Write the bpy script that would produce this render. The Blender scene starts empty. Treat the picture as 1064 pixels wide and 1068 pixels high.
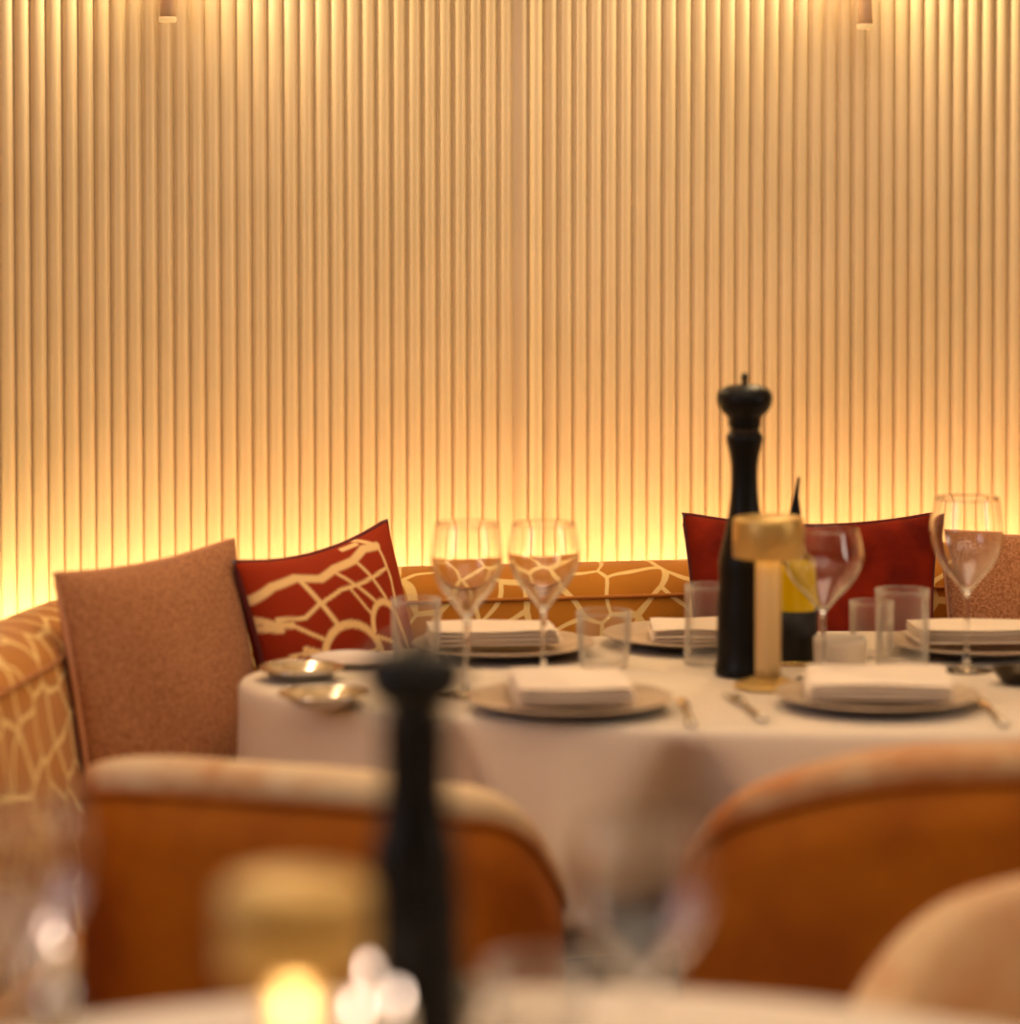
import bpy, math, random
from mathutils import Vector, Matrix
random.seed(7)
C = bpy.context.scene.collection
PI = math.pi

# ------------------------------------------------------------------ camera
F = 3100.0; CX = 532.0; CY = 534.0; PV = 328.0; PITCH = 0.0385; CAMZ = 1.40
cam_d = bpy.data.cameras.new('camera'); cam = bpy.data.objects.new('camera', cam_d); C.objects.link(cam)
cam.location = (0, 0, CAMZ); cam.rotation_euler = (PI/2 - PITCH, 0, 0)
cam_d.sensor_fit = 'HORIZONTAL'; cam_d.sensor_width = 36
cam_d.lens = F/1064*36; cam_d.shift_y = -(CY-PV)/1064
cam_d.clip_start = .05
cam_d.dof.use_dof = True; cam_d.dof.focus_distance = 4.70; cam_d.dof.aperture_fstop = 1.80
bpy.context.scene.camera = cam

def ray(u, v):
    a, b = (u-CX)/F, (PV-v)/F
    c, s = math.cos(PITCH), math.sin(PITCH)
    return Vector((a, c + b*s, -s + b*c))
def at_z(u, v, z=.75):
    d = ray(u, v); t = (z-CAMZ)/d.z
    return Vector((d.x*t, d.y*t, z))
def at_d(u, v, D):
    d = ray(u, v); t = D/d.y
    return Vector((d.x*t, D, CAMZ + d.z*t))

# ------------------------------------------------------------------ materials
def lin(c):
    return tuple(((x/255)/12.92 if x/255 <= .04045 else ((x/255+.055)/1.055)**2.4) for x in c) + (1,)
def mat(name, col, rough=.5, metal=0, sheen=0, spec=.5, trans=0, ior=1.45, bump=None, vary=None, emit=None, coat=0):
    m = bpy.data.materials.new(name); m.use_nodes = True
    nt = m.node_tree; b = nt.nodes['Principled BSDF']
    I = b.inputs
    I['Base Color'].default_value = lin(col); I['Roughness'].default_value = rough
    I['Metallic'].default_value = metal; I['Sheen Weight'].default_value = sheen
    I['Specular IOR Level'].default_value = spec; I['Transmission Weight'].default_value = trans
    I['IOR'].default_value = ior; I['Coat Weight'].default_value = coat
    I['Sheen Roughness'].default_value = .4
    if emit: I['Emission Color'].default_value = lin(emit[0]); I['Emission Strength'].default_value = emit[1]
    tc = nt.nodes.new('ShaderNodeTexCoord')
    if vary:   # (colour2, scale)
        n = nt.nodes.new('ShaderNodeTexNoise'); n.inputs['Scale'].default_value = vary[1]; n.inputs['Detail'].default_value = 4
        nt.links.new(tc.outputs['Object'], n.inputs['Vector'])
        r = nt.nodes.new('ShaderNodeValToRGB'); lo, hi = (vary[2], vary[3]) if len(vary) > 2 else (.35, .65)
        r.color_ramp.elements[0].position = lo; r.color_ramp.elements[1].position = hi
        r.color_ramp.elements[0].color = lin(col); r.color_ramp.elements[1].color = lin(vary[0])
        nt.links.new(n.outputs['Fac'], r.inputs['Fac']); nt.links.new(r.outputs['Color'], I['Base Color'])
    if bump:   # (scale, distance, strength)
        n = nt.nodes.new('ShaderNodeTexNoise'); n.inputs['Scale'].default_value = bump[0]; n.inputs['Detail'].default_value = 3
        nt.links.new(tc.outputs['Object'], n.inputs['Vector'])
        bp = nt.nodes.new('ShaderNodeBump'); bp.inputs['Distance'].default_value = bump[1]; bp.inputs['Strength'].default_value = bump[2]
        nt.links.new(n.outputs['Fac'], bp.inputs['Height']); nt.links.new(bp.outputs['Normal'], I['Normal'])
    return m
def network(name, base, base2, line, scale=(1, 1), vscale=9, width=.06, warp=.05, rough=.8, sheen=.3):
    """woven pattern: pale meandering lines on a plain ground, in the cloth's own UV (metres)"""
    m = mat(name, base, rough, sheen=sheen); nt = m.node_tree; b = nt.nodes['Principled BSDF']; L = nt.links.new; N = nt.nodes.new
    uv = N('ShaderNodeUVMap')
    mp = N('ShaderNodeMapping'); mp.inputs['Scale'].default_value = (scale[0], scale[1], 1); L(uv.outputs[0], mp.inputs[0])
    nz = N('ShaderNodeTexNoise'); nz.inputs['Scale'].default_value = 9; nz.inputs['Detail'].default_value = 1; L(mp.outputs[0], nz.inputs['Vector'])
    sub = N('ShaderNodeVectorMath'); sub.operation = 'SUBTRACT'; sub.inputs[1].default_value = (.5, .5, .5); L(nz.outputs['Color'], sub.inputs[0])
    sc = N('ShaderNodeVectorMath'); sc.operation = 'SCALE'; sc.inputs['Scale'].default_value = warp; L(sub.outputs[0], sc.inputs[0])
    ad = N('ShaderNodeVectorMath'); L(mp.outputs[0], ad.inputs[0]); L(sc.outputs[0], ad.inputs[1])
    vo = N('ShaderNodeTexVoronoi'); vo.feature = 'DISTANCE_TO_EDGE'; vo.voronoi_dimensions = '2D'; vo.inputs['Scale'].default_value = vscale; L(ad.outputs[0], vo.inputs['Vector'])
    nw = N('ShaderNodeTexNoise'); nw.inputs['Scale'].default_value = 14; L(uv.outputs[0], nw.inputs['Vector'])
    ml = N('ShaderNodeMath'); ml.operation = 'MULTIPLY_ADD'; ml.inputs[1].default_value = -width*2.2; ml.inputs[2].default_value = width*1.1; L(nw.outputs['Fac'], ml.inputs[0])
    a2 = N('ShaderNodeMath'); L(vo.outputs['Distance'], a2.inputs[0]); L(ml.outputs[0], a2.inputs[1])
    r = N('ShaderNodeValToRGB'); r.color_ramp.elements[0].position = width; r.color_ramp.elements[1].position = width+.025
    r.color_ramp.elements[0].color = (1, 1, 1, 1); r.color_ramp.elements[1].color = (0, 0, 0, 1); L(a2.outputs[0], r.inputs['Fac'])
    n2 = N('ShaderNodeTexNoise'); n2.inputs['Scale'].default_value = 6; L(uv.outputs[0], n2.inputs['Vector'])
    g = N('ShaderNodeMix'); g.data_type = 'RGBA'; g.inputs[6].default_value = lin(base); g.inputs[7].default_value = lin(base2); L(n2.outputs['Fac'], g.inputs[0])
    mx = N('ShaderNodeMix'); mx.data_type = 'RGBA'; L(r.outputs['Color'], mx.inputs[0]); L(g.outputs[2], mx.inputs[6]); mx.inputs[7].default_value = lin(line)
    L(mx.outputs[2], b.inputs['Base Color'])
    n3 = N('ShaderNodeTexNoise'); n3.inputs['Scale'].default_value = 500; L(uv.outputs[0], n3.inputs['Vector'])
    bp = N('ShaderNodeBump'); bp.inputs['Distance'].default_value = .001; bp.inputs['Strength'].default_value = .5; L(n3.outputs['Fac'], bp.inputs['Height']); L(bp.outputs[0], b.inputs['Normal'])
    return m
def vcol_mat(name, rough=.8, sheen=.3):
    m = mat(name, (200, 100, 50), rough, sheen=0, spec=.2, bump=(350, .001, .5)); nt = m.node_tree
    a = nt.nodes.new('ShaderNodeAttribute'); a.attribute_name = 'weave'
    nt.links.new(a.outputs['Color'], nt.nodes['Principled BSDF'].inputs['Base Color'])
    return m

M = {}
M['reed'] = mat('lacquered_reeds', (230, 204, 160), .27, spec=.65, bump=(60, .0005, .2), vary=((220, 194, 148), 3))
M['plaster'] = mat('warm_plaster', (190, 160, 125), .9, bump=(40, .002, .3))
M['ceil'] = mat('ceiling_paint', (215, 200, 180), .9, bump=(50, .001, .2))
M['floor'] = mat('dark_floor', (62, 40, 26), .45, vary=((40, 25, 16), 4))
M['cloth'] = mat('white_linen', (224, 206, 182), .85, sheen=.15, bump=(900, .0004, .5))
M['napkin'] = mat('napkin_linen', (238, 218, 194), .85, sheen=.15, bump=(700, .0005, .5))
M['wood'] = mat('table_wood', (80, 48, 28), .5, vary=((55, 32, 18), 12))
M['tan'] = mat('tan_boucle', (194, 134, 88), .95, sheen=.15, bump=(420, .003, .9), vary=((152, 92, 54), 240))
M['tan_pipe'] = mat('tan_piping', (205, 145, 105), .9)
M['red_pipe'] = mat('red_piping', (92, 16, 8), .8, sheen=.3)
M['velvet_red'] = mat('red_velvet', (134, 32, 4), .8, spec=.15, sheen=.0, bump=(30, .006, .6), vary=((94, 16, 2), 14))
M['velvet_rust'] = mat('rust_velvet', (176, 98, 6), .75, sheen=.03, spec=.25, bump=(25, .003, .4), vary=((150, 76, 4), 7))
M['rim_fab'] = mat('patched_fabric', (220, 190, 148), .85, sheen=.1, bump=(300, .001, .5), vary=((194, 132, 74), 8, .48, .68))
M['rim_rust'] = mat('rust_patched_fabric', (214, 176, 130), .85, sheen=.1, bump=(300, .001, .5), vary=((190, 112, 48), 7, .44, .66))
M['bench'] = network('mustard_network', (198, 126, 2), (172, 102, 2), (238, 202, 126), scale=(1.0, 1.0), vscale=15, width=.05, warp=.06)
M['bench_plain'] = mat('mustard_plain', (176, 104, 14), .8, sheen=.3, bump=(400, .001, .5))
M['seat'] = mat('tan_seat_fabric', (196, 150, 104), .85, sheen=.2, bump=(300, .001, .5), vary=((176, 112, 52), 9, .48, .62))
M['plinth'] = mat('plinth', (60, 38, 22), .6)
M['black'] = mat('black_lacquer', (9, 7, 7), .4, spec=.22)
M['steel'] = mat('dark_steel', (70, 60, 50), .3, metal=1)
M['silver'] = mat('silver', (196, 186, 172), .16, metal=1)
M['brass'] = mat('satin_brass', (196, 162, 96), .42, metal=.75, bump=(200, .0004, .3))
M['brass_pale'] = mat('pale_brass', (206, 172, 116), .5, metal=.35)
M['plate'] = mat('grey_stoneware', (196, 172, 146), .4, vary=((176, 152, 126), 20))
M['plate_dark'] = mat('dark_glaze', (74, 62, 54), .35)
M['white_china'] = mat('white_china', (226, 214, 206), .25)
M['glass'] = mat('clear_glass', (255, 255, 255), 0.0, trans=1, ior=1.45)
def thin_glass(name):
    m = bpy.data.materials.new(name); m.use_nodes = True; nt = m.node_tree; nt.nodes.clear(); N = nt.nodes.new; L = nt.links.new
    out = N('ShaderNodeOutputMaterial'); tr = N('ShaderNodeBsdfTransparent'); tr.inputs[0].default_value = (.975, .97, .96, 1)
    gl = N('ShaderNodeBsdfGlossy'); gl.inputs['Roughness'].default_value = .04
    lf = N('ShaderNodeLayerWeight'); lf.inputs[0].default_value = .22
    m1 = N('ShaderNodeMath'); m1.operation = 'MULTIPLY'; m1.inputs[1].default_value = .5; L(lf.outputs['Fresnel'], m1.inputs[0])
    mx = N('ShaderNodeMixShader'); L(m1.outputs[0], mx.inputs[0]); L(tr.outputs[0], mx.inputs[1]); L(gl.outputs[0], mx.inputs[2])
    df = N('ShaderNodeBsdfDiffuse'); df.inputs[0].default_value = (.95, .9, .84, 1)
    tl = N('ShaderNodeBsdfTranslucent'); tl.inputs[0].default_value = (.95, .9, .84, 1)
    hz = N('ShaderNodeMixShader'); L(df.outputs[0], hz.inputs[1]); L(tl.outputs[0], hz.inputs[2])
    lw = N('ShaderNodeLayerWeight'); lw.inputs[0].default_value = .25
    ml = N('ShaderNodeMath'); ml.operation = 'MULTIPLY_ADD'; ml.inputs[1].default_value = .35; ml.inputs[2].default_value = .035; L(lw.outputs['Facing'], ml.inputs[0])  # pale haze mixed into the colour at grazing edges, for bright glass rims
    m2 = N('ShaderNodeMixShader'); L(ml.outputs[0], m2.inputs[0]); L(mx.outputs[0], m2.inputs[1]); L(hz.outputs[0], m2.inputs[2])
    L(m2.outputs[0], out.inputs[0]); return m
M['thin_glass'] = thin_glass('thin_tumbler_glass')
M['oilglass'] = mat('bottle_glass', (238, 240, 200), 0.0, trans=1, ior=1.3)
M['oil'] = mat('olive_oil', (222, 170, 6), .05, trans=.55, ior=1.33, emit=((214, 160, 8), .3))  # emission added to brighten the oil, which is no light source
M['label'] = mat('black_label', (16, 14, 14), .6)
M['frost'] = mat('frosted_glass', (238, 220, 196), .5, trans=.35, ior=1.3)
M['wax'] = mat('candle_wax', (246, 232, 205), .5)
M['olive'] = mat('olive_skin', (84, 84, 16), .25)
M['sconce'] = mat('sconce_ceramic', (200, 164, 130), .6, spec=.2)
M['sconce_rim'] = mat('sconce_glass_rim', (255, 236, 200), .3, trans=.6, emit=((255, 214, 140), .12))
M['bulb'] = mat('lit_bulb', (255, 220, 160), .5, emit=((255, 196, 110), 25))
M['downlight'] = mat('downlight_lens', (255, 230, 190), .5, emit=((255, 214, 165), 60))
M['led'] = mat('led_strip', (255, 220, 150), .5, emit=((255, 205, 120), 30))
M['lamp_led'] = mat('lamp_diffuser', (255, 225, 170), .5, emit=((255, 205, 120), 2.5))

# ------------------------------------------------------------------ mesh helpers
def obj(name, verts, faces, m, parent=None, smooth=True, uv=None, loc=None):
    me = bpy.data.meshes.new(name); me.from_pydata([tuple(v) for v in verts], [], faces); me.update()
    if smooth:
        for p in me.polygons: p.use_smooth = True
    if uv:
        ul = me.uv_layers.new(name='UVMap')
        for p in me.polygons:
            for li, vi in zip(p.loop_indices, p.vertices): ul.data[li].uv = uv[vi]
    me.materials.append(m)
    o = bpy.data.objects.new(name, me); C.objects.link(o)
    if parent: o.parent = parent
    if loc is not None: o.location = loc
    return o
def thing(name, label, cat, loc=(0, 0, 0), rz=0, group=None):
    o = bpy.data.objects.new(name, None); C.objects.link(o); o.location = loc; o.rotation_euler = (0, 0, rz)
    o.empty_display_size = .05
    o['label'] = label; o['category'] = cat
    if group: o['group'] = group
    return o
def tag(o, label, cat, group=None):
    o['label'] = label; o['category'] = cat
    if group: o['group'] = group
    return o
def struct(o): o['kind'] = 'structure'; return o
def dup(root, loc, rz, label, group=None):
    r = root.copy(); C.objects.link(r); r.location = loc; r.rotation_euler = (0, 0, rz); r['label'] = label
    if group: r['group'] = group
    for ch in list(root.children):
        c = ch.copy(); C.objects.link(c); c.parent = r
        for g in ch.children:
            d = g.copy(); C.objects.link(d); d.parent = c
    return r
def lathe(prof, seg=40, cap=True, off=(0, 0, 0)):
    """prof: (radius, z) list, bottom to top (or round a closed wall)"""
    V, Fc = [], []; n = len(prof)
    for r, z in prof:
        for k in range(seg):
            a = 2*PI*k/seg; V.append((off[0]+r*math.cos(a), off[1]+r*math.sin(a), off[2]+z))
    for i in range(n-1):
        for k in range(seg):
            k2 = (k+1) % seg
            Fc.append((i*seg+k, i*seg+k2, (i+1)*seg+k2, (i+1)*seg+k))
    if cap:
        Fc.append(tuple(range(seg-1, -1, -1))); Fc.append(tuple((n-1)*seg+k for k in range(seg)))
    return V, Fc
def smooth_prof(p, it=2):
    for _ in range(it):
        q = [p[0]]
        for a, b in zip(p, p[1:]):
            q.append((a[0]*.75+b[0]*.25, a[1]*.75+b[1]*.25)); q.append((a[0]*.25+b[0]*.75, a[1]*.25+b[1]*.75))
        q.append(p[-1]); p = q
    return p
def box(x0, x1, y0, y1, z0, z1):
    V = [(x, y, z) for z in (z0, z1) for y in (y0, y1) for x in (x0, x1)]
    return V, [(0, 2, 3, 1), (4, 5, 7, 6), (0, 1, 5, 4), (2, 6, 7, 3), (0, 4, 6, 2), (1, 3, 7, 5)]
def bevel(o, w, seg=3):
    b = o.modifiers.new('b', 'BEVEL'); b.width = w; b.segments = seg; b.limit_method = 'ANGLE'
    return o
def tube(pts, r, seg=8, closed=False, radii=None):
    V, Fc = [], []; n = len(pts); P = [Vector(p) for p in pts]
    for i, p in enumerate(P):
        a = P[(i-1) % n] if (closed or i) else P[0]; b = P[(i+1) % n] if (closed or i < n-1) else P[-1]
        t = (b-a).normalized(); up = Vector((0, 0, 1)) if abs(t.z) < .9 else Vector((1, 0, 0))
        s = t.cross(up).normalized(); w = s.cross(t)
        rr = radii[i] if radii else r
        for k in range(seg):
            q = p + (s*math.cos(2*PI*k/seg) + w*math.sin(2*PI*k/seg))*rr; V.append(q)
    m = n if closed else n-1
    for i in range(m):
        j = (i+1) % n
        for k in range(seg): Fc.append((i*seg+k, i*seg+(k+1) % seg, j*seg+(k+1) % seg, j*seg+k))
    if not closed: Fc.append(tuple(range(seg))[::-1]); Fc.append(tuple((n-1)*seg+k for k in range(seg)))
    return V, Fc
def sweep(frames, prof_fn, close_prof=True, caps=True, closed=False):
    """frames: list of (pos, inward dir); prof_fn(i) -> [(offset, z)]"""
    V, Fc, UV = [], [], []; n = len(frames); s = 0
    for i, (p, nn) in enumerate(frames):
        pr = prof_fn(i)
        if i: s += (p-frames[i-1][0]).length
        l = 0
        for k, (o, z) in enumerate(pr):
            if k: l += math.hypot(o-pr[k-1][0], z-pr[k-1][1])
            V.append((p.x+nn.x*o, p.y+nn.y*o, z)); UV.append((s, l))
    m = len(pr)
    for i in range(n if closed else n-1):
        j = (i+1) % n
        for k in range(m if close_prof else m-1):
            k2 = (k+1) % m; Fc.append((i*m+k, j*m+k, j*m+k2, i*m+k2))
    if caps and not closed: Fc.append(tuple(range(m))); Fc.append(tuple((n-1)*m+k for k in range(m))[::-1])
    return V, Fc, UV
def catmull(pts, n=12):
    out = []; P = [Vector((*p, 0)) for p in pts]; P = [2*P[0]-P[1]] + P + [2*P[-1]-P[-2]]
    for i in range(1, len(P)-2):
        for k in range(n):
            t = k/n; a, b, c, d = P[i-1:i+3]
            out.append(.5*((2*b)+(c-a)*t+(2*a-5*b+4*c-d)*t*t+(3*b-a-3*c+d)*t**3))
    out.append(P[-2]); return out
def framed(path, side=1):
    fr = []
    for i, p in enumerate(path):
        t = (path[min(i+1, len(path)-1)]-path[max(i-1, 0)]).normalized()
        fr.append((p, Vector((t.y, -t.x, 0))*side))
    return fr

# ------------------------------------------------------------------ setting
WM = .20; WD = 4.95                      # back wall: Y = WD + WM*X
wdir = Vector((1, WM, 0)).normalized(); wn = Vector((WM, -1, 0)).normalized()   # along, toward room
pitch = .02555
V, Fc = [], []
X0, X1 = -1.75, 3.2
n_reed = int((X1-X0)/pitch/wdir.x)
start = Vector((X0, WD+WM*X0, 0)); seam = int(((at_d(548, 300, 4.95).x)-X0)/pitch/wdir.x)
prof = []
for i in range(n_reed+1):
    w = pitch; deep = .0125
    for k in range(9):
        a = k/9; x = a*2-1
        h = deep*(max(0, 1-abs(x)**2.1))**.5
        if i == seam: h = deep*(.15 + .85*a)
        if i == seam+1: h = deep*(1.35*(1-x*x)**.5)
        prof.append((i*w + a*w, h))
Z0, Z1 = 0, 2.7
for s, h in prof:
    p = start + wdir*s + wn*h
    V += [(p.x, p.y, Z0), (p.x, p.y, Z1)]
for i in range(len(prof)-1): Fc.append((2*i, 2*i+2, 2*i+3, 2*i+1))
nb = len(V); e = start+wdir*prof[-1][0]
for p in (start-wn*.1, e-wn*.1): V += [(p.x, p.y, Z0), (p.x, p.y, Z1)]
Fc += [(nb, nb+1, nb+3, nb+2), (nb, 0, 1, nb+1), (nb-2, nb+2, nb+3, nb-1)]
wall = struct(obj('wall_back', V, Fc, M['reed']))
bpy.context.view_layer.update()
struct(obj('floor', *box(-1.85, 3.3, -1.6, 5.8, -.08, 0), M['floor'], smooth=False))
struct(obj('ceiling', *box(-1.85, 3.3, -1.6, 5.8, 2.7, 2.78), M['ceil'], smooth=False))
struct(obj('wall_left', *box(-1.85, -1.75, -1.6, 4.62, 0, 2.7), M['plaster'], smooth=False))
struct(obj('wall_right', *box(3.2, 3.3, -1.6, 5.6, 0, 2.7), M['plaster'], smooth=False))
struct(obj('wall_front', *box(-1.85, 3.3, -1.7, -1.6, 0, 2.7), M['plaster'], smooth=False))

# ------------------------------------------------------------------ banquette
ridge_pts = [(-.80, 3.1), (-.765, 3.35), (-.72, 3.65), (-.69, 3.88), (-.665, 4.11), (-.59, 4.37), (-.41, 4.55), (-.17, 4.62), (.10, 4.675), (.5, 4.76), (1.1, 4.88), (1.9, 5.04), (2.6, 5.18)]
ridge = catmull(ridge_pts, 14)
fr = framed(ridge)                        # inward = to the right of travel (toward the table)
bq = thing('banquette', 'long curved mustard banquette with a cream meandering line pattern, against the fluted wall', 'banquette', (0, 0, 0))
def arc(cx, cz, rx, rz, a0, a1, n): return [(cx+rx*math.cos(a0+(a1-a0)*k/n), cz+rz*math.sin(a0+(a1-a0)*k/n)) for k in range(n+1)]
back_prof = [(-.075, .32), (-.075, .55), (-.075, .75)] + arc(0, .76, .075, .068, PI, .25, 10)[1:] + [(.082, .74), (.092, .68), (.105, .6), (.118, .5), (.125, .40), (.125, .32)]
V, Fc, UV = sweep(fr, lambda i: back_prof)
obj('backrest', V, Fc, M['bench'], bq, uv=UV)
pts = [f[0]+f[1]*.0745 + Vector((0, 0, .782)) for f in fr]
obj('piping', *tube(pts, .0032, 6), M['bench_plain'], bq)
pts = [f[0]-f[1]*.066 + Vector((0, 0, .79)) for f in fr]
def seat_depth(i):      # the seat narrows toward the open left end
    k = max(0, min(1, (fr[i][0].y-3.75)/.55)); k = k*k*(3-2*k) if fr[i][0].x < 0 else 1
    return .14 + .26*k
V, Fc, UV = sweep(fr, lambda i: [(.09, .30), (.10, .44)] + arc(seat_depth(i)-.03, .40, .05, .045, PI/2, 0, 6) + arc(seat_depth(i)-.02, .33, .04, .03, 0, -PI/2, 4)); obj('seat_cushion', V, Fc, M['seat'], bq, uv=UV)
V, Fc, UV = sweep(fr, lambda i: [(-.05, .002), (-.05, .318), (seat_depth(i)-.04, .298), (seat_depth(i)-.04, .002)]); obj('plinth', V, Fc, M['plinth'], bq, smooth=False)
# light strip standing on a ledge behind the backrest
led_path = [start + wdir*s + wn*.05 for s in [x*.2 for x in range(2, 25)]]
V, Fc, UV = sweep(framed(led_path), lambda i: [(0, .65), (0, .662), (.02, .662), (.02, .65)])
ls = thing('light_strip', 'hidden warm strip light glowing upward behind the banquette', 'light strip', (0, 0, 0))
obj('diffuser', V, Fc, M['led'], ls, smooth=False)
V, Fc, UV = sweep(framed(led_path), lambda i: [(-.028, .63), (-.028, .649), (.03, .649), (.03, .63)]); obj('channel', V, Fc, M['plinth'], ls, smooth=False)
def area(name, loc, rot, sx, sy, power, col):
    l = bpy.data.lights.new(name, 'AREA'); l.shape = 'RECTANGLE'; l.size = sx; l.size_y = sy; l.energy = power; l.color = col
    o = bpy.data.objects.new(name, l); C.objects.link(o); o.location = loc; o.rotation_euler = rot; return o
LEDC = (1, .79, .46)
wa = math.atan(WM)
mid = start + wdir*2.4 + wn*.075
o = area('strip_glow', (mid.x, mid.y, .68), (PI-.0, 0, wa), 4.6, .03, 15, LEDC)

# ------------------------------------------------------------------ sconces
def make_sconce(loc, label):
    t = thing('wall_sconce', label, 'wall light', loc, wa, 'sconces on the fluted wall')
    # local: -Y toward the room, wall face at y = 0
    obj('shade', *lathe([(.0005, .0042), (.0128, .0042), (.0112, .035), (.009, .12), (.008, .17), (.0005, .172)], 28, off=(0, -.075, 0)), M['sconce'], t)
    obj('glass_tip', *lathe(smooth_prof([(.0005, 0), (.0132, 0), (.0146, .002), (.0142, .009), (.0134, .009), (.0136, .0041), (.0005, .0039)], 1), 28, off=(0, -.075, -.001)), M['sconce_rim'], t)
    a = obj('arm', *tube([(0, -.002, .19), (0, -.04, .19), (0, -.068, .187), (0, -.075, .172)], .005, 10), M['brass'], t)
    V, Fc = lathe([(.035, 0), (.035, .008), (.03, .012), (.0005, .012)], 28)
    V = [(x, -z+.0, .19+y) for x, y, z in V]; obj('backplate', V, Fc, M['brass'], t)
    V, Fc = lathe(smooth_prof([(.0005, .176), (.016, .18), (.026, .2), (.022, .225), (.0005, .235)], 2), 24, off=(0, -.075, 0)); obj('bulb', V, Fc, M['bulb'], t)
    return t
for (u, v), lab in (((175, 23), 'slim tapered wall sconce, the left one at the top of the wall'), ((902.5, 30), 'slim tapered wall sconce, the right one above the tall pepper mill')):
    X = 0
    d = ray(u, v); t_ = (WD - .085)/(d.y - WM*d.x); p = d*t_ + Vector((0, 0, CAMZ))
    base = p - wn*.0765 if False else Vector((p.x, p.y, p.z)) - wn*.075
    make_sconce(base, lab)
    l = bpy.data.lights.new('sconce_light', 'POINT'); l.energy = 14; l.color = (1, .80, .50); l.shadow_soft_size = .03
    o = bpy.data.objects.new('sconce_light', l); C.objects.link(o); o.location = base + wn*.085 + Vector((0, 0, .27))

# ------------------------------------------------------------------ ceiling lights
dls = [(-.9, 1.0), (.3, .9), (1.5, 1.0), (-.9, 2.7), (.35, 2.6), (1.6, 2.7), (-.7, -.4), (.9, -.5)]
first = None
for i, (x, y) in enumerate(dls):
    if first is None:
        first = thing('ceiling_downlight', 'round recessed downlight in the ceiling', 'ceiling light', (x, y, 2.7), 0, 'recessed ceiling downlights')
        obj('trim_ring', *lathe([(.045, 0), (.06, 0), (.06, -.006), (.045, -.008), (.045, 0)], 24, cap=False), M['white_china'], first)
        obj('lens', *lathe([(.0005, -.001), (.044, -.001), (.044, -.004), (.0005, -.004)], 24), M['downlight'], first)
    else: dup(first, (x, y, 2.7), 0, 'round recessed downlight in the ceiling')
area('room_fill', (.5, 1.2, 2.6), (0, 0, 0), 2.6, 2.6, 31, (1, .82, .62))
area('table_key', (.3, 3.8, 2.6), (0, 0, 0), 1.2, .8, 10, (1, .80, .58))
area('left_side_fill', (-1.6, 2.2, 1.7), (0, -PI/2, 0), 1.2, 1.4, 13, (.86, .86, 1))  # unseen side light added for reed highlights and a cool cloth edge; no window
area('right_wash', (2.9, 2.6, 1.7), (0, PI/2, 0), 1.2, .5, 14, (1, .88, .72))  # unseen side light added to draw highlight lines on the reeds

# ------------------------------------------------------------------ pillows
def pillow_mesh(w, h, T, n=60, pinch=.06, puff=.42, lump=0, seed=0):
    V, UV = [], []; rnd = random.Random(seed); ph = [rnd.uniform(0, 6) for _ in range(6)]
    N = n+1
    def pt(u, v, sgn):
        x = w/2*u*(1-pinch*(1-v*v)); z = h/2*v*(1-pinch*(1-u*u))
        th = T/2*((1-u*u)**puff)*((1-v*v)**puff)
        th *= 1 + lump*(math.sin(3*u+ph[0]+2*v)+math.sin(4*v+ph[1]-u*2)+.5*math.sin(7*u+ph[2]+5*v))*.33
        return (x, -sgn*th, z)
    Fc = []
    for sgn in (1, -1):
        b = len(V)
        for j in range(N):
            for i in range(N):
                u = math.sin(PI/2*(2*i/n-1)); v = math.sin(PI/2*(2*j/n-1))
                V.append(pt(u, v, sgn)); UV.append((u, v) if sgn > 0 else (u+5, v))
        for j in range(n):
            for i in range(n):
                q = (b+j*N+i, b+j*N+i+1, b+(j+1)*N+i+1, b+(j+1)*N+i)
                Fc.append(q if sgn > 0 else q[::-1])
    return V, Fc, UV
def edge_loop(w, h, pinch, n=30, grow=1.0):
    P = []
    for k in range(4*n):
        s, f = divmod(k, n); f = 2*f/n-1
        u, v = [(f, -1), (1, f), (-f, 1), (-1, -f)][s]
        P.append((w/2*u*(1-pinch*(1-v*v))*grow, 0, h/2*v*(1-pinch*(1-u*u))*grow))
    return P
def weld(o):
    import bmesh
    bm = bmesh.new(); bm.from_mesh(o.data); bmesh.ops.remove_doubles(bm, verts=bm.verts, dist=1e-5); bm.to_mesh(o.data); bm.free()
def place(t, c, yaw, lean, roll):
    t.matrix_world = Matrix.Translation(c) @ Matrix.Rotation(yaw, 4, 'Z') @ Matrix.Rotation(lean, 4, 'X') @ Matrix.Rotation(roll, 4, 'Y')
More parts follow.
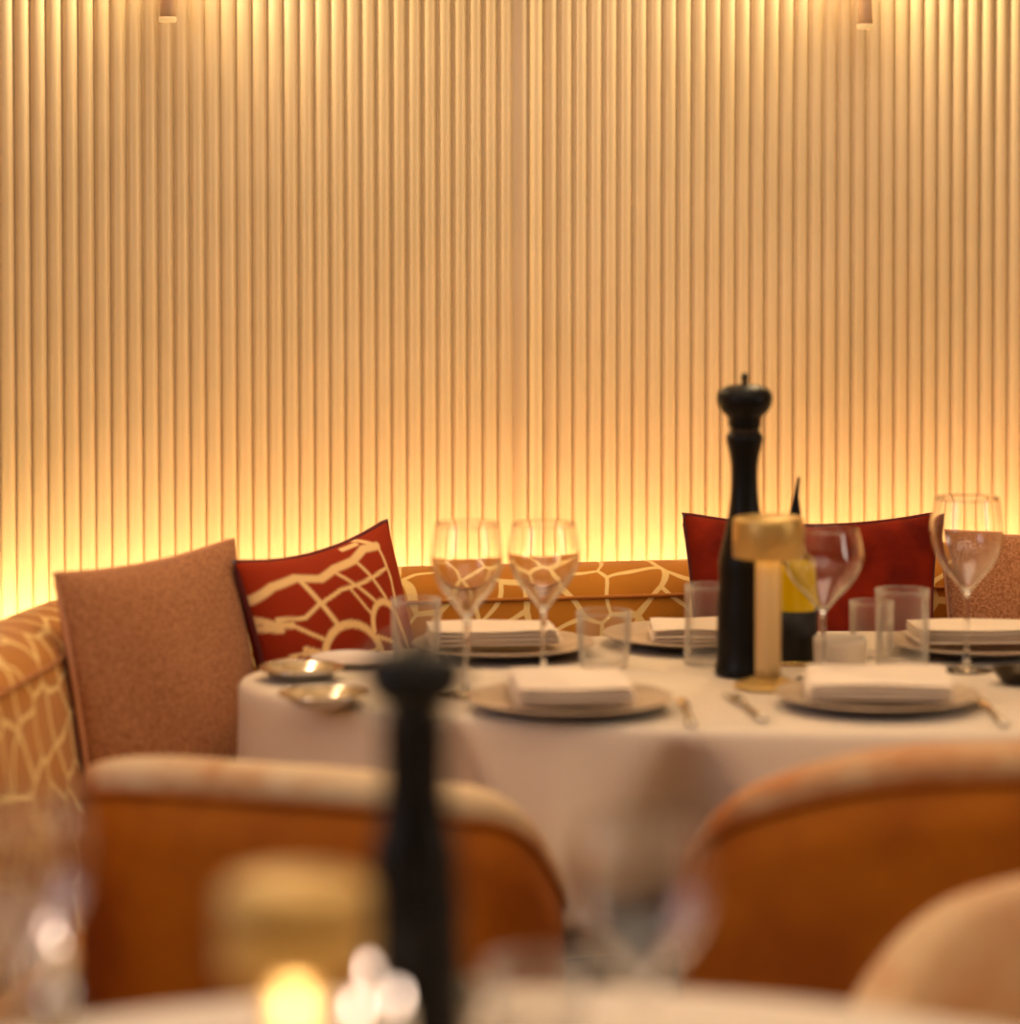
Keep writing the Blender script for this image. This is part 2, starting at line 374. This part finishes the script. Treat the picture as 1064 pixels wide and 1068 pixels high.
def make_pillow(label, c, w, h, T, yaw, lean, roll, m, pm, pinch=.06, lump=.1, n=60, seed=0, strokes=None, puff=.42):
    t = thing('throw_pillow', label, 'pillow'); place(t, c, yaw, lean, roll)
    V, Fc, UV = pillow_mesh(w, h, T, n, pinch, puff, lump, seed)
    o = obj('cover', V, Fc, m, t, uv=[(a*w/2, b*h/2) for a, b in UV])
    if strokes:
        me = o.data; ca = me.color_attributes.new('weave', 'FLOAT_COLOR', 'POINT')
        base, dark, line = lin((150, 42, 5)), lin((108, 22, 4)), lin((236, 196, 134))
        segs = []
        for wd, pl in strokes:
            up = [(a*.9-.15, .47+b*.6) for a, b in pl]; dn = [(-a, -.62+b*.5) for a, b in pl]
            for q in (up, dn):
                for a, b in zip(q, q[1:]): segs.append((a, b, wd))
        buf = []
        for (u, v) in UV:
            if u > 2: u = -u+5-0.15; v = v*.9+.03   # the back repeats the pattern mirrored
            best = 9
            for (a, b, wd) in segs:
                dx, dy = (b[0]-a[0])*.17, (b[1]-a[1])*.22; L2 = dx*dx+dy*dy or 1e-9
                ex, ey = (u-a[0])*.17, (v-a[1])*.22; tt = max(0, min(1, (ex*dx+ey*dy)/L2))
                d = math.hypot(ex-tt*dx, ey-tt*dy)/(wd*.115)
                if d < best: best = d
                if best < .5: break
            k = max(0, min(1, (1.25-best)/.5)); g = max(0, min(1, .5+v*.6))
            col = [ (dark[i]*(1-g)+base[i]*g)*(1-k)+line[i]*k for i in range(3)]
            buf += col + [1]
        ca.data.foreach_set('color', buf)
    weld(o)
    obj('piping', *tube(edge_loop(w, h, pinch), .0042, 6, closed=True), pm, t)
    return t

# traced pattern of the red pillow, in its own face coordinates (-1..1)
def arcpts(cx, cy, rx, ry, a0, a1, n=14): return [(cx+rx*math.cos(math.radians(a0+(a1-a0)*k/n)), cy+ry*math.sin(math.radians(a0+(a1-a0)*k/n))) for k in range(n+1)]
STR = [
 (.055, [(-.96, .42), (-.72, .56), (-.4, .64), (-.1, .58), (.15, .66), (.45, .68), (.68, .76), (.9, .72)]),
 (.030, [(.9, .72), (.72, .86), (.6, .95)]), (.026, [(.66, .84), (.42, .84)]),
 (.042, [(-.38, .64), (-.26, .34), (-.12, .0)]), (.028, [(-.8, .18), (-.5, .16), (-.28, .28), (.1, .40), (.46, .40), (.88, .44)]),
 (.026, [(.12, .62), (.36, .36), (.54, .14)]), (.026, [(.48, .66), (.6, .44), (.74, .12)]), (.026, [(.9, .72), (.93, .3), (.9, .0)]),
 (.045, [(-.97, .22), (-.82, .12), (-.68, .1)]), (.028, [(-.68, .1), (-.5, -.04), (-.38, -.12)]), (.045, [(-.97, .12), (-.8, .06)]),
 (.058, arcpts(-.02, -.52, .44, .50, 8, 205)), (.050, arcpts(.62, -.22, .24, .32, 15, 175)), (.034, [(.86, -.15), (.93, -.5), (.88, -.95)]),
 (.045, [(.4, -.3), (.46, -.62), (.6, -.95)]), (.028, [(.42, -.28), (.7, -.42), (.9, -.62)]),
 (.030, [(-.42, -.66), (-.1, -.56), (.14, -.46), (.4, -.4)]), (.028, [(.1, -.47), (.12, -.72), (.05, -.95)]), (.042, [(-.62, -.2), (-.46, -.28)]),
 (.026, [(-.96, -.3), (-.7, -.24), (-.45, -.3)]), (.032, [(-.45, -.7), (-.7, -.82), (-.97, -.8)]), (.028, [(.76, -.2), (.76, -.5), (.62, -.95)]),
 (.022, [(.22, .38), (.36, .1), (.42, .0)]),
]
make_pillow('large plain tan-pink boucle pillow leaning in the left corner of the banquette', Vector((-.476, 4.128, .685)), .365, .44, .105,
            math.radians(54), math.radians(-9), math.radians(-2), M['tan'], M['tan_pipe'], pinch=.05, lump=.12, seed=3)
make_pillow('rust-red pillow with a cream meandering line pattern, beside the tan pillow', Vector((-.245, 4.37, .682)), .345, .44, .12,
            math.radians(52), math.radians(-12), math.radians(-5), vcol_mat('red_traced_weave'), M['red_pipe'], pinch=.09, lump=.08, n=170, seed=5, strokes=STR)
make_pillow('plain dark red velvet pillow on the bench behind the tall pepper mill', Vector((.472, 4.575, .685)), .41, .46, .12,
            math.radians(11), math.radians(-9), math.radians(1), M['velvet_red'], M['red_pipe'], pinch=.085, lump=.4, seed=11)
make_pillow('tan-pink boucle pillow at the right edge, beside the dark red velvet pillow', Vector((.885, 4.60, .672)), .41, .43, .12,
            math.radians(-6), math.radians(-10), math.radians(-2), M['tan'], M['tan_pipe'], pinch=.05, lump=.12, seed=8)

# ------------------------------------------------------------------ tables and cloths
def make_table(label, c, rx, ry, cat='table'):
    t = thing('dining_table', label, cat, (c[0], c[1], 0))
    def ell(sx, sy, z0, z1):
        V, Fc = lathe([(.96, z0), (1, z0+(z1-z0)*.3), (1, z1-(z1-z0)*.2), (.98, z1)], 64)
        return [(x*sx, y*sy, z) for x, y, z in V], Fc
    obj('tabletop', *ell(rx-.06, ry-.06, .71, .742), M['wood'], t)
    obj('column', *lathe([(.05, .03), (.04, .1), (.04, .68), (.06, .709)], 24), M['steel'], t)
    obj('base', *lathe([(.22, 0), (.22, .012), (.06, .03)], 40), M['steel'], t)
    return t
def make_cloth(label, c, rx, ry, drop, folds, amp, ph=0, expo=2.0, extra=None):
    seg = 240; V, Fc, rings = [], [], []
    def ring(s, z, wob):
        R = []
        for k in range(seg):
            a = 2*PI*k/seg; ca, sa = math.cos(a), math.sin(a)
            q = (abs(ca)**expo+abs(sa)**expo)**(-1/expo)
            f = 0
            if wob:
                f = amp*wob*(math.sin(folds*a+ph)+.45*math.sin((folds*2-3)*a+ph*2)+.3*math.sin((folds//2+1)*a+1))
                if extra: f += sum(wob*A*math.exp(-(abs((((math.degrees(a)-a0+180) % 360)-180)/(wd*(.15+.95*wob)))**3)) for a0, wd, A in extra)
            R.append(len(V)); V.append((c[0]+rx*s*q*ca+f*ca, c[1]+ry*s*q*sa+f*sa, z))
        rings.append(R)
    for s in (.02, .2, .4, .6, .8, .92, .97): ring(s, .75, 0)
    ring(.99, .7495, 0); ring(1.0, .746, 0); ring(1.006, .739, 0)
    for k in range(1, 15):
        f = k/14; ring(1.006+.015*f, .739-drop*f, f**.8)
    for a, b in zip(rings, rings[1:]):
        for k in range(seg): Fc.append((a[k], b[k], b[(k+1) % seg], a[(k+1) % seg]))
    Fc.append(tuple(rings[0]))
    o = obj('tablecloth', V, Fc, M['cloth']); 
    s = o.modifiers.new('thick', 'SOLIDIFY'); s.thickness = .0012; s.offset = -1
    return tag(o, label, 'tablecloth')
TC = (.50, 4.035); make_table('large oval dining table under the white cloth, in front of the banquette', TC, .86, .43)
make_cloth('white linen cloth draped over the large oval dining table by the banquette', TC, .865, .435, .25, 11, .010, 1.2, 1.85,
           extra=[(227, 6.5, -.13), (250.5, 8.0, -.17), (239.5, 3, .03)])
FC = (0.0, 1.80); make_table('round dining table nearest the viewer, under a white cloth', FC, .645, .645)
make_cloth('white linen cloth over the round table nearest the viewer', FC, .645, .645, .3, 12, .012, .4)

# ------------------------------------------------------------------ chairs
def make_chair(label, loc, rz, w=.50, d=.50, H=.775, arm=.60, expo=2.3, side=.042, rim='rim_fab'):
    t = thing('tub_chair', label, 'chair', loc, rz)
    # plan path from the left front round the back to the right front; chair faces +Y
    path = []; n = 60; a = w/2; yb = -d/2; yc = .02
    for k in range(9): path.append(Vector((-a+.02*(1-k/8)**2, d/2-.06-(d/2-.06-yc)*k/9, 0)))
    for k in range(n+1):
        th = PI + PI*k/n; ca, sa = math.cos(th), math.sin(th)
        q = (abs(ca)**expo+abs(sa)**expo)**(-1/expo)
        path.append(Vector((a*q*ca, yc+(yc-yb)*q*sa, 0)))
    for k in range(8, -1, -1): path.append(Vector((a-.02*(1-k/8)**2, d/2-.06-(d/2-.06-yc)*k/9, 0)))
    f = [(p, Vector((0, .02, 0))-p) for p in path]
    fr = []
    for i, p in enumerate(path):
        tt = (path[min(i+1, len(path)-1)]-path[max(i-1, 0)]).normalized(); fr.append((p, Vector((-tt.y, tt.x, 0))))
    def Hh(i):
        y = path[i].y; e = abs(path[i].x)/a; s = max(0, min(1, (y-(yb+.10))/(d*.72))); s = s*s*(3-2*s)
        return (H-side*e**3)-(H-arm)*s
    def pad(i):
        h = Hh(i)
        return [(.004, .36), (.004, h-.042), (-.005, h-.040), (-.008, h-.024)] + arc(.022, h-.022, .030, .022, PI*.9, PI*.1, 8) + [(.055, h-.045), (.060, h-.12), (.062, .40), (.06, .36)]
    V, Fc, UV = sweep(fr, pad); obj('back_padding', V, Fc, M[rim], t, uv=UV)
    def outer(i):
        h = Hh(i); return [(0.004, .17), (.012, .17), (.0035, .22), (.0035, h-.04), (-.004, h-.04), (-.006, h-.1), (-.004, .30), (.002, .2)]
    V, Fc, UV = sweep(fr, outer); obj('outer_shell', V, Fc, M['velvet_rust'], t)
    obj('welt', *tube([p+nn*-.005+Vector((0, 0, Hh(i)-.042)) for i, (p, nn) in enumerate(fr)], .004, 6), M['velvet_rust'], t)
    # seat cushion
    def inner(s): return [(fr[i][0]+fr[i][1]*.066)*s for i in range(4, len(fr)-4, 2)]
    base = [fr[i][0]+fr[i][1]*.075 for i in range(0, len(fr), 2)]
    m = len(base); cen = sum(base, Vector())/m; V, Fc = [], []
    for s, z in ((.90, .36), (1, .375), (1, .43), (.96, .455), (.8, .468), (.4, .475)):
        for p in base: q = cen+(p-cen)*s; V.append((q.x, q.y, z))
    for r in range(5):
        for k in range(m): Fc.append((r*m+k, r*m+(k+1) % m, (r+1)*m+(k+1) % m, (r+1)*m+k))
    Fc.append(tuple(range(m))[::-1]); Fc.append(tuple(5*m+k for k in range(m)))
    obj('seat_cushion', V, Fc, M[rim], t)
    V, Fc = [], []
    base = [fr[i][0]+fr[i][1]*.014 for i in range(0, len(fr), 2)]; m = len(base)
    for z in (.18, .355):
        for p in base: V.append((p.x, p.y, z))
    for k in range(m): Fc.append((k, (k+1) % m, m+(k+1) % m, m+k))
    Fc.append(tuple(range(m))[::-1]); Fc.append(tuple(m+k for k in range(m)))
    obj('seat_frame', V, Fc, M['velvet_rust'], t)
    for sx, sy in ((-1, -1), (1, -1), (-1, 1), (1, 1)):
        x, y = sx*(a-.10), sy*(d/2-.13)
        obj('leg', *tube([(x, y, .18), (x*1.12, y*1.12, .004)], .02, 12, radii=[.019, .011]), M['wood'], t)
    return t
make_chair('rust velvet tub chair with pale patched rim, the left one seen from behind', (-.235, 3.555, 0), math.radians(-19), w=.565, d=.41, H=.757)
make_chair('rust velvet tub chair with pale patched rim, the right one seen from behind', (.53, 3.45, 0), math.radians(9), w=.64, d=.36, expo=2.0, H=.797, side=.085, rim='rim_rust')
make_chair('tub chair at the lower right corner, showing its pale patched inner padding', (.60, 2.62, 0), math.radians(148), w=.64, d=.50, H=.756, rim='rim_rust')

# ------------------------------------------------------------------ tableware
ZT = .7506
def tz(u, v): p = at_z(u, v, .75); return Vector((p.x, p.y, ZT))
def bottom_at(x, D, z=ZT): return Vector(((x-CX)/F*D, D, z))
# plates
pl = thing('charger_plate', '', 'plate', (0, 0, 0))
obj('dish', *lathe(smooth_prof([(.0005, .004), (.075, .004), (.085, .005), (.128, .016), (.132, .0175), (.130, .0195), (.122, .0185), (.086, .0085), (.0005, .0075)], 1), 64), M['plate'], pl)
obj('underside', *lathe([(.07, 0), (.074, 0), (.084, .0035), (.126, .0142), (.1275, .0152), (.084, .0045), (.07, .0035)], 64, cap=False), M['plate_dark'], pl)
plates = [(595, 741, 'grey stoneware plate in front of the two paired wine glasses, folded napkin on it'),
          (915, 737, 'grey stoneware plate in front of the brass lamp and oil bottle, napkin on it'),
          (525, 682.5, 'grey stoneware plate on the far side behind the paired wine glasses'),
          (722, 673, 'grey stoneware plate on the far side, left of the tall pepper mill'),
          (1020, 681, 'grey stoneware plate at the right edge, below the tan-pink pillow')]
nap_spec = [(.150, .19, 4, 0, 'thick folded cream napkin on the plate in front of the paired wine glasses'),
            (.185, .17, -4, .0, 'folded cream napkin on the plate in front of the brass lamp'),
            (.185, .13, 6, -.015, 'folded cream napkin on the far plate behind the paired wine glasses'),
            (.125, .12, 0, .0, 'folded cream napkin on the far plate left of the tall pepper mill'),
            (.19, .13, 3, .0, 'folded cream napkin on the plate at the right edge')]
def napkin(label, loc, w, d, rz, layers=4, th=.0058, seed=0):
    t = thing('napkin', label, 'napkin', loc, rz, None); r = random.Random(seed)
    for L in range(layers):
        n = 16; V, Fc = [], []; ww = w/2*(1-.012*L); dd = d/2*(1-.02*L); ox, oy = r.uniform(-.002, .002), r.uniform(-.002, .002)
        for sgn in (0, 1):
            for j in range(n+1):
                for i in range(n+1):
                    u, v = 2*i/n-1, 2*j/n-1
                    e = (1-abs(u)**8)*(1-abs(v)**8)
                    x = ww*u; y = dd*v
                    wv = .0014*math.sin(3*u+seed+2*v)*L/layers+.0012*math.sin(5*v+seed)*L/layers
                    z = L*th+(.5+(.5*e*(1 if sgn else -1)))*th*.98+wv
                    V.append((x+ox, y+oy, z))
        N = (n+1)**2
        for s in (0, 1):
            for j in range(n):
                for i in range(n):
                    q = (s*N+j*(n+1)+i, s*N+j*(n+1)+i+1, s*N+(j+1)*(n+1)+i+1, s*N+(j+1)*(n+1)+i); Fc.append(q if s else q[::-1])
        rim = [(i, 0) for i in range(n)]+[(n, j) for j in range(n)]+[(n-i, n) for i in range(n)]+[(0, n-j) for j in range(n)]
        for a in range(len(rim)):
            i0, j0 = rim[a]; i1, j1 = rim[(a+1) % len(rim)]; A = j0*(n+1)+i0; B = j1*(n+1)+i1; Fc.append((A, B, N+B, N+A))
        allV = V if L == 0 else None
        if L == 0: VV, FF = [], []
        b = len(VV); VV += V; FF += [tuple(q+b for q in f) for f in Fc]
    o = obj('folded_cloth', VV, FF, M['napkin'], t)
    return t
for i, (u, v, lab) in enumerate(plates):
    p = tz(u, v)
    if i == 0: pl.location = p; pl['label'] = lab; pl['group'] = 'grey plates on the large table'
    else: dup(pl, p, 0, lab, 'grey plates on the large table')
    w, d, rz, dx, nl = nap_spec[i]
    z = p.z+.0195 if w > .17 else p.z+.0105
    t = napkin(nl, (p.x+dx, p.y, p.z+.0200 if d > .17 or w > .17 else p.z+.0108), w, d, math.radians(rz), seed=i*3+1, layers=4)
    t['group'] = 'folded napkins on the plates'
# silver-rimmed small dishes at the left end of the table
sd = thing('side_dish', 'small silver-rimmed dish at the left end of the table, the far one', 'dish', tz(314, 709), 0, 'silver dishes at the left end of the table')
obj('bowl', *lathe(smooth_prof([(.0005, .001), (.034, 0), (.040, .004), (.052, .013), (.0555, .015), (.054, .017), (.047, .0145), (.036, .006), (.0005, .005)], 1), 48), M['silver'], sd)
obj('rim', *tube([(.0555*math.cos(2*PI*k/48), .0555*math.sin(2*PI*k/48), .0162) for k in range(48)], .0022, 8, closed=True), M['silver'], sd)
dup(sd, tz(337, 736), 0, 'small silver-rimmed dish at the left end of the table, the near one')
o = thing('bread_plate', 'small white plate behind the silver dishes, at the edge of the cloth', 'plate', tz(368, 694), 0)
obj('dish', *lathe(smooth_prof([(.0005, .003), (.03, .001), (.038, .003), (.058, .011), (.060, .0125), (.057, .013), (.038, .007), (.0005, .006)], 1), 48), M['white_china'], o)

# wine glasses
def glass_solid(outer, inner):   # outer: bottom->rim, inner: rim->inside bottom
    return lathe(outer+inner, 48, cap=False)
def make_wine(h, R, label, loc, foot=.036, gm='glass'):
    t = thing('wine_glass', label, 'glass', loc, 0, 'stemmed wine glasses')
    hb = h*.46; th = .0011
    bowl = smooth_prof([(.004, hb-.004), (R*.28, hb+.012), (R*.72, hb+.036), (R*.99, hb+.066), (R*.97, hb+(h-hb)*.72), (R*.84, h)], 2)
    inn = [(max(r-th, .0005), z+(.0022 if k > 0 else 0)*(1-((z-hb)/(h-hb)))) for k, (r, z) in enumerate(reversed(bowl[2:]))]
    V, Fc = lathe([(.0004, hb-.0045)]+bowl+inn+[(.0005, hb+.0075)], 48, cap=False); obj('bowl', V, Fc, M[gm], t)
    V, Fc = lathe(smooth_prof([(.0004, 0), (foot, 0), (foot, .0012), (foot*.6, .003), (.006, .008), (.0034, .02), (.0034, hb-.02), (.0045, hb-.005), (.0004, hb-.0048)], 1), 40, cap=False); obj('stem_and_foot', V, Fc, M['glass'], t)
    return t
make_wine(.228, .0485, 'tall clear wine glass, left of the close pair behind the front plate', tz(487, 727))
make_wine(.215, .0505, 'tall clear wine glass, right of the close pair behind the front plate', tz(567, 712))
make_wine(.205, .0565, 'wine glass in front of the oil bottle, right of the brass lamp', tz(858, 709))
make_wine(.240, .0525, 'wine glass on the right, standing before the tan-pink pillow', tz(1008, 700))
make_wine(.216, .0490, 'large blurred wine glass on the nearest table, between the two tub chairs', bottom_at(671, 2.04))
make_wine(.225, .0490, 'large blurred wine glass at the lower left edge on the nearest table', bottom_at(18, 2.08))
def make_tumbler(h, R, label, loc, taper=.9):
    t = thing('tumbler', label, 'glass', loc, 0, 'clear tumblers'); th = .0016
    out = smooth_prof([(R*taper*.9, 0), (R*taper, .003), (R*.97, h*.5), (R, h)], 1)
    inn = [(r-th, z) for r, z in reversed(out) if z > .012]+[(R*taper-th-.002, .0105), (R*taper*.8, .0085), (.0005, .008)]
    V, Fc = lathe([(.0005, 0)]+out+inn, 44, cap=False); obj('cup', V, Fc, M['thin_glass'], t); return t
make_tumbler(.100, .035, 'clear tumbler left of the paired wine glasses, near the red patterned pillow', tz(434, 699.5), .88)
make_tumbler(.080, .039, 'clear tumbler right of the paired wine glasses', tz(630, 697), .86)
make_tumbler(.112, .034, 'tall clear tumbler just left of the tall pepper mill', tz(739, 693), 1.05)
make_tumbler(.108, .038, 'tall clear tumbler in front of the dark red pillow', tz(941, 695), .98)
make_tumbler(.080, .032, 'short clear tumbler left of the tall one before the dark red pillow', tz(909, 685.5), .98)
make_tumbler(.066, .039, 'blurred clear tumbler on the nearest table left of the large wine glass', bottom_at(561, 2.26), .9)

# pepper mills
def make_mill(h, R, label, loc, neck=1.0, ball=False):
    t = thing('pepper_mill', label, 'pepper mill', loc); k = h/.41; r = R/.0335
    # classic turned body: wide foot, waisted shaft, collar, then turned head
    body = [(.0005, 0), (.040*r, 0), (.040*r, .012*k), (.037*r, .02*k), (.037*r, .10*k), (.034*r, .13*k), (.036*r, .155*k), (.032*r, .175*k), (.026*r*neck, .20*k), (.0205*r*neck, .235*k), (.0178*r*neck, .27*k), (.0190*r*neck, .30*k), (.0245*r, .322*k), (.026*r, .33*k), (.022*r, .338*k), (.0005, .338*k)]
    obj('body', *lathe(smooth_prof(body, 1), 44), M['black'], t)
    obj('collar', *lathe([(.020*r, .336*k), (.0215*r, .339*k), (.0195*r, .343*k)], 44), M['steel'], t)
    head = [(.0005, .341*k), (.0205*r, .341*k), (.0235*r, .352*k), (.0225*r, .358*k), (.033*r, .367*k), (.0385*r, .380*k), (.037*r, .393*k), (.026*r, .401*k), (.010*r, .404*k), (.0005, .404*k)]
    if ball: head = [(.0005, .341*k), (.020*r, .341*k), (.029*r, .347*k), (.0365*r, .360*k), (.0395*r, .374*k), (.037*r, .389*k), (.027*r, .400*k), (.010*r, .404*k)]
    obj('head', *lathe(smooth_prof(head, 1), 44), M['black'], t)
    obj('finial', *lathe(smooth_prof([(.0005, .4035*k), (.005*r, .404*k), (.0035*r, .408*k), (.006*r, .412*k), (.0045*r, .418*k), (.0005, .42*k)], 1), 20), M['steel'], t)
    return t
pm = tz(776, 705); make_mill(.405, .0335, 'tall black turned pepper mill standing behind the brass lamp', pm)
make_mill(.325, .0345, 'blurred black pepper mill on the nearest table, in front of the left chair', bottom_at(432, 2.20), 1.3, True)

# brass lamps
def make_lamp(label, loc, rz=0, up=0):
    t = thing('table_lamp', label, 'lamp', loc, rz, 'small brass table lamps')
    obj('base', *lathe(smooth_prof([(.0005, 0), (.044, 0), (.045, .003), (.044, .007), (.030, .010), (.022, .015), (.0005, .015)], 1), 44), M['brass'], t)
    s = obj('stem', *lathe([(.017, .013), (.0172, .03), (.0172, .172+up), (.016, .174+up)], 32), M['brass_pale'], t)
    obj('shade', *lathe([(.0005, .219+up), (.043, .219+up), (.0465, .2165+up), (.0475, .213+up), (.0475, .166+up), (.0465, .165+up), (.0455, .166+up), (.0455, .212+up), (.0005, .214+up)], 48, cap=False), M['brass'], t)
    obj('diffuser', *lathe([(.018, .172+up), (.045, .172+up), (.045, .176+up), (.018, .176+up), (.018, .172+up)], 40, cap=False), M['lamp_led'], t)
    return t
make_lamp('small brass lamp with drum shade on the large table, before the tall pepper mill', tz(801, 718), 0, .010)
fl = bottom_at(306, 1.86); make_lamp('blurred lit brass lamp on the nearest table, its stem glowing', fl)
l = bpy.data.lights.new('lamp_glow', 'POINT'); l.energy = .16; l.color = (1, .82, .56); l.shadow_soft_size = .008
o = bpy.data.objects.new('lamp_glow', l); C.objects.link(o); o.location = fl+Vector((0, -.034, .150))
l2 = l.copy(); l2.energy = .1; o = bpy.data.objects.new('lamp_glow', l2); C.objects.link(o); o.location = fl+Vector((0, -.036, .115))

# olive oil bottle
ob = thing('oil_bottle', 'olive oil bottle with black lower label and pourer, behind the wine glass', 'bottle', tz(829, 692))
obj('glass_body', *lathe(smooth_prof([(.0005, 0), (.030, 0), (.031, .004), (.031, .125), (.028, .142), (.013, .158), (.0115, .175), (.0125, .19), (.0125, .194), (.010, .194), (.0095, .176), (.011, .16), (.026, .141), (.029, .124), (.029, .006), (.0005, .005)], 1), 40, cap=False), M['oilglass'], ob)
obj('oil', *lathe(smooth_prof([(.0005, .0055), (.0285, .0065), (.0287, .118), (.024, .139), (.0005, .139)], 1), 40), M['oil'], ob)
obj('label', *lathe([(.0312, .006), (.0318, .006), (.0318, .076), (.0312, .076), (.0312, .006)], 40, cap=False), M['label'], ob)
obj('pourer', *tube([(0, 0, .185), (0, 0, .21), (.001, 0, .235), (.005, 0, .262)], .003, 10, radii=[.0095, .0085, .004, .0022]), M['black'], ob)

# votive, salt cellar, cutlery
vt = thing('votive_holder', 'frosted pale votive holder with candle, beside the brass lamp base', 'candle', tz(876, 699.5))
obj('cup', *lathe(smooth_prof([(.0005, 0), (.033, 0), (.036, .004), (.037, .046), (.0345, .046), (.033, .006), (.0005, .005)], 1), 40, cap=False), M['frost'], vt)
obj('candle', *lathe([(.0005, .0055), (.026, .0055), (.026, .034), (.024, .036), (.0005, .035)], 32), M['wax'], vt)
sc = thing('salt_dish', 'small dark metal dish at the right edge of the large table', 'dish', tz(1062, 714))
obj('bowl', *lathe(smooth_prof([(.0005, 0), (.020, 0), (.024, .006), (.037, .02), (.036, .022), (.022, .009), (.0005, .006)], 1), 36), M['steel'], sc)
def cutlery(kind, label, p, rz, m):
    t = thing(kind, label, kind, p, rz)
    # handle runs along +Y
    V, Fc = tube([(0, -.10, .0035), (0, -.06, .004), (0, .0, .005), (0, .02, .005)], .004, 8, radii=[.0055, .0045, .003, .003]); V = [(v[0]*1.2, v[1], .0035+(v[2]-.0035)*.5) for v in V]
    obj('handle', V, Fc, m, t)
    if kind == 'knife':
        pr = [(-.004, .02), (-.007, .05), (-.007, .09), (-.001, .112), (.006, .09), (.006, .03), (.003, .02)]
        n = len(pr); V = [(x, y, .0015) for x, y in pr]+[(x, y, .004) for x, y in pr]
        Fc = [tuple(range(n))[::-1], tuple(range(n, 2*n))]+[(k, (k+1) % n, n+(k+1) % n, n+k) for k in range(n)]
        obj('blade', V, Fc, m, t, smooth=False)
    else:
        V, Fc = [], []
        def add(VF):
            b = len(V); V.extend(VF[0]); Fc.extend([tuple(q+b for q in f) for f in VF[1]])
        add(tube([(0, .018, .005), (0, .03, .0055), (0, .05, .004), (0, .058, .003)], .01, 10, radii=[.003, .008, .0105, .0095]))
        for k in range(4): add(tube([((k-1.5)*.0052, .054, .0035), ((k-1.5)*.0054, .08, .0025), ((k-1.5)*.0054, .098, .005)], .0014, 6))
        zc = .004; V2 = [(x, y, zc+(z-zc)*.35) for x, y, z in V]
        obj('tines', V2, Fc, m, t)
    return t
q = tz(778, 740); cutlery('fork', 'silver fork just left of the plate in front of the brass lamp', q, math.radians(8), M['silver'])
q = tz(448, 738); cutlery('fork', 'silver fork at the left of the front plate, below the left wine glass', q, math.radians(5), M['silver'])
q = tz(1034, 745); cutlery('knife', 'silver knife right of the plate in front of the brass lamp', q, 0, M['silver'])
q = tz(716, 745); cutlery('knife', 'silver knife just right of the front plate with the thick napkin', q, 0, M['silver'])

# nearest table: olive dish and candles added for the glints between lamp and mill
od = thing('olive_dish', 'small steel dish of green olives at the bottom edge, by the blurred mill', 'dish', bottom_at(462, 2.29))
obj('bowl', *lathe(smooth_prof([(.0005, 0), (.02, 0), (.022, .009), (.033, .028), (.036, .038), (.0345, .039), (.029, .028), (.0005, .014)], 1), 40), M['silver'], od)
for k in range(6):
    a = k*2*PI/5; rr = 0 if k == 5 else .0185
    V, Fc = lathe(smooth_prof([(.0005, -.009), (.007, -.006), (.0085, 0), (.007, .006), (.0005, .009)], 1), 16)
    o = obj('olive', V, Fc, M['olive']); o.location = od.location+Vector((rr*math.cos(a), rr*math.sin(a), .036 if k < 5 else .0385)); o.rotation_euler = (PI/2, 0, a)
    tag(o, 'green olive in the small steel dish at the bottom edge', 'olive', 'olives in the steel dish')
M['glint_bead'] = mat('glint_glow', (255, 220, 190), .5, emit=((255, 222, 196), 11))
def glint_candle(label, loc, h, r=.014):  # candles added to make the blurred bright spots, standing in for reflections
    t = thing('glint_stand_in', label, 'candle', loc)
    obj('holder', *lathe(smooth_prof([(.0005, 0), (r*.8, 0), (r, .004), (r, h*.55), (r*.9, h*.55), (r*.9, .006), (.0005, .005)], 1), 28, cap=False), M['silver'], t)
    obj('candle', *lathe([(.0005, .0055), (r*.5, .0055), (r*.5, h-.012), (r*.4, h-.0105), (.0005, h-.011)], 24), M['wax'], t)
    obj('glint_bead', *lathe(smooth_prof([(.0002, h-.011), (.0022, h-.006), (.0026, h-.002), (.0020, h+.001), (.0002, h+.004)], 1), 16), M['glint_bead'], t)
    return t
glint_candle('added tiny candle standing in for a glint beside the blurred pepper mill, farthest of the three glints', bottom_at(385, 2.14), .094)
glint_candle('added tiny candle standing in for a glint beside the blurred pepper mill, the glint nearest the mill', bottom_at(413, 2.08), .090)
glint_candle('added tiny candle standing in for a glint beside the blurred pepper mill, the glint nearest the brass lamp', bottom_at(371, 2.06), .088)
glint_candle('added tiny candle standing in for a bright spot by the blurred wine glass at the lower left edge', bottom_at(55, 2.22), .098)

# ------------------------------------------------------------------ world / render look
w = bpy.data.worlds.new('world'); bpy.context.scene.world = w; w.use_nodes = True
w.node_tree.nodes['Background'].inputs[0].default_value = (1, .78, .55, 1); w.node_tree.nodes['Background'].inputs[1].default_value = .15
sc_ = bpy.context.scene
sc_.view_settings.view_transform = 'Standard'; sc_.view_settings.look = 'None'; sc_.view_settings.exposure = 0
sc_.cycles.max_bounces = 10; sc_.cycles.transparent_max_bounces = 24; sc_.cycles.sample_clamp_indirect = 6; sc_.cycles.use_denoising = True
sc_.cycles.caustics_reflective = False; sc_.cycles.blur_glossy = .5
